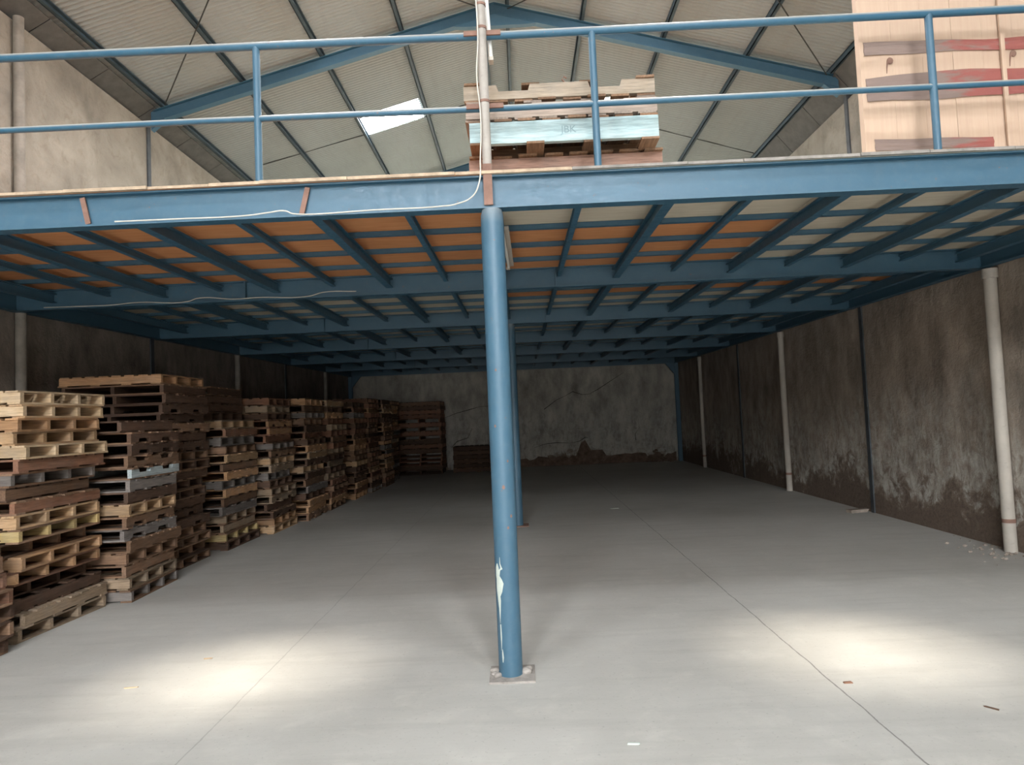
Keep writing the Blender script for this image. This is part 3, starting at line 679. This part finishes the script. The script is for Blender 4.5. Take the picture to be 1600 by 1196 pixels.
for x in (2.75, 3.7):
    bm = B(); bar(bm, (x, cyf+.08, zc0+1.2), (x, cyf+.75, zc0+.035), .05, .04); bx(bm, x-.025, x+.025, cyf+.06, cyf+.80, zc0+.001, zc0+.03); obj('back_brace', bm, CRATE, cr_)
bm = B(); bx(bm, 3.335, 3.362, cyf-.030, cyf-.014, zc0, zc1); obj('batten', bm, CRATE, cr_)
for zc, hh, sag, x0_, x1_, seed in ((3.985, .043, .008, 0, 1, 1), (3.715, .088, .012, 0, 1, 2), (3.315, .040, .010, .02, .52, 4)):
    bm = B(); rr = random.Random(seed); rows = []; m_ = 36; ph = rr.random()*6
    for i in range(m_+1):
        u = x0_+(x1_-x0_)*i/m_; x = cx0+.03+(cx1-cx0-.06)*u; c_ = zc+sag*math.sin(u*4+ph)+.003*math.sin(u*19+ph); hw = hh*(1+.10*math.sin(u*7+ph*2))
        rows.append([bm.verts.new((x, cyf-.003-.008*(.5+.5*math.sin(q*5+u*13)), c_+q*hw)) for q in (-1, -.7, -.4, -.1, .2, .5, .8, 1)])
    for p, q in zip(rows, rows[1:]):
        for j in range(7): bm.faces.new((p[j], p[j+1], q[j+1], q[j]))
    o = obj('plastic_band', bm, FILM, cr_, label='red and grey plastic band')
    md = o.modifiers.new('thickness', 'SOLIDIFY'); md.thickness = .0012
for x, z in ((2.60, 3.905), (3.43, 3.915)):
    bm = B()
    bmesh.ops.create_icosphere(bm, subdivisions=2, radius=.022, matrix=Matrix.Translation((x, cyf-.006, z)) @ Matrix.Diagonal((1, .45, 1.1, 1)))
    tube(bm, [(x-.015, cyf-.005, z), (x-.022, cyf-.004, z-.04), (x-.025, cyf-.003, z-.085)], [.006, .004, .002], 8); obj('knot', bm, RUST, cr_, label='dark knot of plastic')

# ------------------------------------------------------------------ small things on the floor
def chip(name, label, cat, x, y, l, w, h, rz, mat, seed):
    rr = random.Random(seed); bm = B(); vs = bx(bm, -l/2, l/2, -w/2, w/2, 0, h)
    for v in vs: v.co.x *= rr.uniform(.75, 1.1); v.co.y *= rr.uniform(.6, 1.1); v.co.z *= rr.uniform(.7, 1.0)
    o = obj(name, bm, mat); o.location = (x, y, 0); o.rotation_euler = (0, 0, rz); return tag(o, label, cat)
chip('wood_splinter', 'pale wood splinter on the floor at the front left', 'splinter', -2.53, 4.45, .085, .012, .006, .15, MATS['wood_pale'], 1)
chip('paper_scrap', 'crumpled white scrap on the floor at the front centre', 'scrap', .473, 3.46, .06, .018, .008, -.1, WHITEPAINT, 2)
chip('wood_splinter', 'dark wood splinter on the floor at the front right', 'splinter', 2.351, 3.70, .075, .012, .006, -.9, MATS['wood_dark'], 3)
chip('paper_scrap', 'pale scrap lying by the left bright patch on the floor', 'scrap', -2.27, 4.95, .06, .02, .006, .2, MATS['wood_pale'], 4)
chip('wood_splinter', 'brown chip lying by the right bright patch on the floor', 'splinter', 1.80, 4.10, .05, .02, .008, 0, MATS['wood_redbrown'], 5)
chip('paper_scrap', 'white scrap far back on the shaded floor right of the columns', 'scrap', 1.49, 11.8, .16, .06, .01, .1, WHITEPAINT, 7)
chip('stone_slab', 'pale broken slab lying at the foot of the nearer right wall column', 'stone', 4.86, 10.36, .30, .14, .05, .2, STONE, 6)
bm = B(); rr = random.Random(8)
for i in range(70):
    x = XR-.03-abs(rr.gauss(0, .22)); y = 7.2+rr.gauss(0, .35); s_ = .006+.02*rr.random()**2
    if abs(y-7.33) < .11 and x > 4.82: continue
    bmesh.ops.create_icosphere(bm, subdivisions=1, radius=s_, matrix=Matrix.Translation((min(x, XR-.04), y, s_*.5)) @ Matrix.Rotation(rr.random()*6, 4, 'X') @ Matrix.Diagonal((1.2, .8, .6, 1)))
tag(obj('plaster_rubble', bm, STONE), 'crumbled plaster rubble at the foot of the right wall by the pipe', 'rubble', kind='stuff')
bm = B(); rr = random.Random(9)
for i in range(60):
    x = 4.2+rr.gauss(0, .18); hgt = .42*max(0, 1-abs(x-4.22)/.36); z = rr.random()*hgt; s_ = .04+.04*rr.random()
    bmesh.ops.create_icosphere(bm, subdivisions=1, radius=s_, matrix=Matrix.Translation((x, YB-.07-rr.random()*.25*(1-z/.5), max(s_*.6, z))) @ Matrix.Rotation(rr.random()*6, 4, 'X') @ Matrix.Diagonal((1.2, .9, .7, 1)))
tag(obj('brick_rubble', bm, BRICK), 'dark heap of brick rubble against the back wall on the right', 'rubble', kind='stuff')
